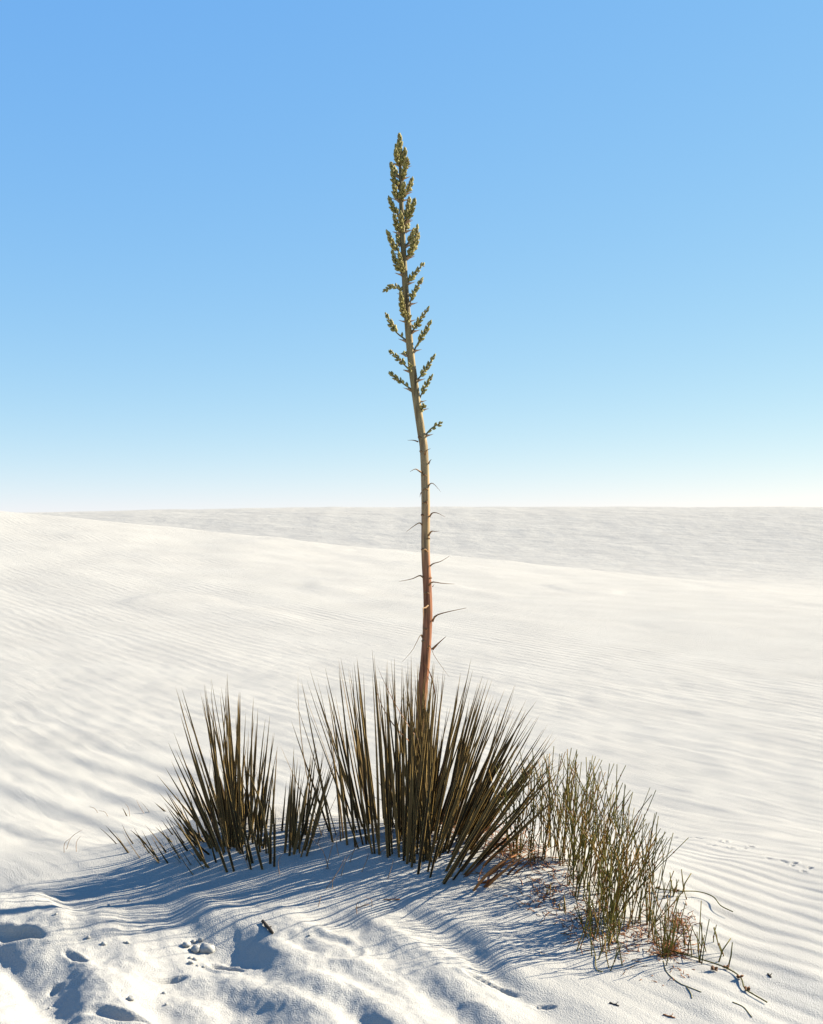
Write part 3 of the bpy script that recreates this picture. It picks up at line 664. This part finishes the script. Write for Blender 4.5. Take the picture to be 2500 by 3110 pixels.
def straws(name, label, cat, lst, m, rad=.0011):
    mb = MB(); o = hit(*lst[0][:2])
    for (u, v, tu, tv) in lst:
        b = hit(u, v); t = P(tu, tv, b.y+er.uniform(-.03, .03)); md = b.lerp(t, .5)+Vector((er.uniform(-.012, .012), 0, .006))
        mb.tube([p-o for p in curve_pts([b-Vector((0, 0, .008)), md, t], 7)], [rad, rad, rad, rad*.9, rad*.8, rad*.6, rad*.3], 4)
    ob = mb.build(name, m); ob.location = o; tag(ob, label, cat, kind='stuff')
gl = [(990, 2640, 1030, 2520), (962, 2565, 1030, 2400), (850, 2655, 860, 2590), (985, 2700, 1050, 2600), (1035, 2660, 1080, 2580), (1060, 2620, 1110, 2540), (1095, 2650, 1120, 2590), (1175, 2670, 1195, 2610), (1140, 2600, 1200, 2540),
      (1010, 2700, 1022, 2660), (1130, 2755, 1105, 2725), (965, 2755, 975, 2720), (1085, 2775, 1095, 2735), (1000, 2640, 940, 2540), (1195, 2580, 1240, 2500), (760, 2640, 720, 2570), (1030, 2600, 1035, 2530)]
straws('dry_grass', 'thin pinkish dry grass straws standing on the striped shaded slope', 'grass', gl, M_straw)
straws('dry_grass', 'curled dry grass blades at the thin end of the long leaf shadows', 'grass', [(195, 2590, 215, 2545), (232, 2588, 245, 2540), (200, 2580, 250, 2520), (395, 2480, 380, 2440), (440, 2470, 415, 2430), (300, 2470, 270, 2450), (330, 2480, 300, 2462)], M_straw, .0009)

# ------------------------------------------------------------------ stick, clods
def stick(label, a, b, r, lift=.004, m=None):
    p, q = hit(*a)+Vector((0, 0, lift)), hit(*b)+Vector((0, 0, lift)); mb = MB()
    n = 7; pts = [p.lerp(q, i/(n-1))-p+Vector((0, 0, .0012*math.sin(i*2.1))) for i in range(n)]
    mb.tube(pts, [r*(.8+.3*math.sin(i*1.9+1)**2) for i in range(n)], 7)
    mb.tube([pts[4], pts[4]+Vector((.006, .003, .006))], [r*.5, r*.25], 5)
    o = mb.build('stick', m or M_stick); o.location = p; tag(o, label, 'stick')
stick('short dark broken stick lying alone on the sand below the striped shadows', (798, 2805), (828, 2838), .0048)
stick('small pale twig lying across the striped shadows', (1165, 2737), (1215, 2733), .0016, .002, M_litter)
stick('thin pale root fragment on the lit sand near the striped shadows', (1080, 2762), (1120, 2748), .0014, .002, M_straw)
stick('little dark twig half sunk in the rippled sand at the dune foot', (2333, 2962), (2342, 2972), .003, .001)
stick('small dark chip lying where the rippled sand meets the trampled sand', (1852, 3050), (1880, 3058), .0026, .001)
stick('thin brown chip on the trampled sand beside the dark chip', (2015, 3085), (2050, 3095), .0022, .001, M_litter)
cr_ = random.Random(9)
def clod(label, u, v, r, group=None):
    p = hit(u, v); mb = MB(); rings = []; sx, sy, sz = cr_.uniform(1, 1.35), cr_.uniform(.85, 1.1), cr_.uniform(.7, .85); s0 = cr_.uniform(0, 50)
    K = 9 if r > .006 else 6; S = 14 if r > .006 else 8
    for i in range(K+1):
        th = math.pi*(i+.02)/(K+.04); ring = []
        for j in range(S):
            a = 2*math.pi*j/S; d = Vector((math.sin(th)*math.cos(a)*sx, math.sin(th)*math.sin(a)*sy, -math.cos(th)*sz))
            k = 1+.42*float(perlin(np.array([d.x*1.3+s0]), np.array([d.y*1.3+d.z*1.7+s0]))[0])+.2*float(perlin(np.array([d.x*3.3+s0]), np.array([d.y*3.1+d.z*3.7]))[0])
            ring.append(d*(r*k))
        rings.append(ring)
    mb.ring_loft(rings, 0); o = mb.build('sand_clod', M_clod); o.location = p+Vector((0, 0, r*sz*.45)); tag(o, label, 'clod', group)
clod('largest rounded lump of damp sand at the edge of the footprint hollow', 628, 2890, .019, 'sand lumps at the footprint')
clod('second rounded lump tucked beside the largest sand lump', 596, 2892, .014, 'sand lumps at the footprint')
clod('flat grey lump a little apart from the largest sand lump', 566, 2876, .011, 'sand lumps at the footprint')
for (u, v, r) in [(588, 2866, .006), (610, 2862, .008), (578, 2912, .006), (592, 2918, .007), (580, 2928, .007), (600, 2936, .004), (618, 2940, .004)]:
    clod('small crumb of sand around the largest sand lump', u, v, r, 'sand crumbs around the largest lump')
for (u, v, r) in [(268, 2852, .006), (315, 2871, .007), (388, 2868, .006), (378, 2864, .004), (170, 2780, .004), (498, 3020, .005), (397, 3040, .009), (505, 3055, .004), (150, 3065, .004), (330, 2752, .004), (392, 2738, .005), (1325, 2990, .0), (940, 2845, .004)]:
    if r: clod('lone crumb of sand dropped on the trampled sand', u, v, r, 'crumbs scattered on the trampled sand')
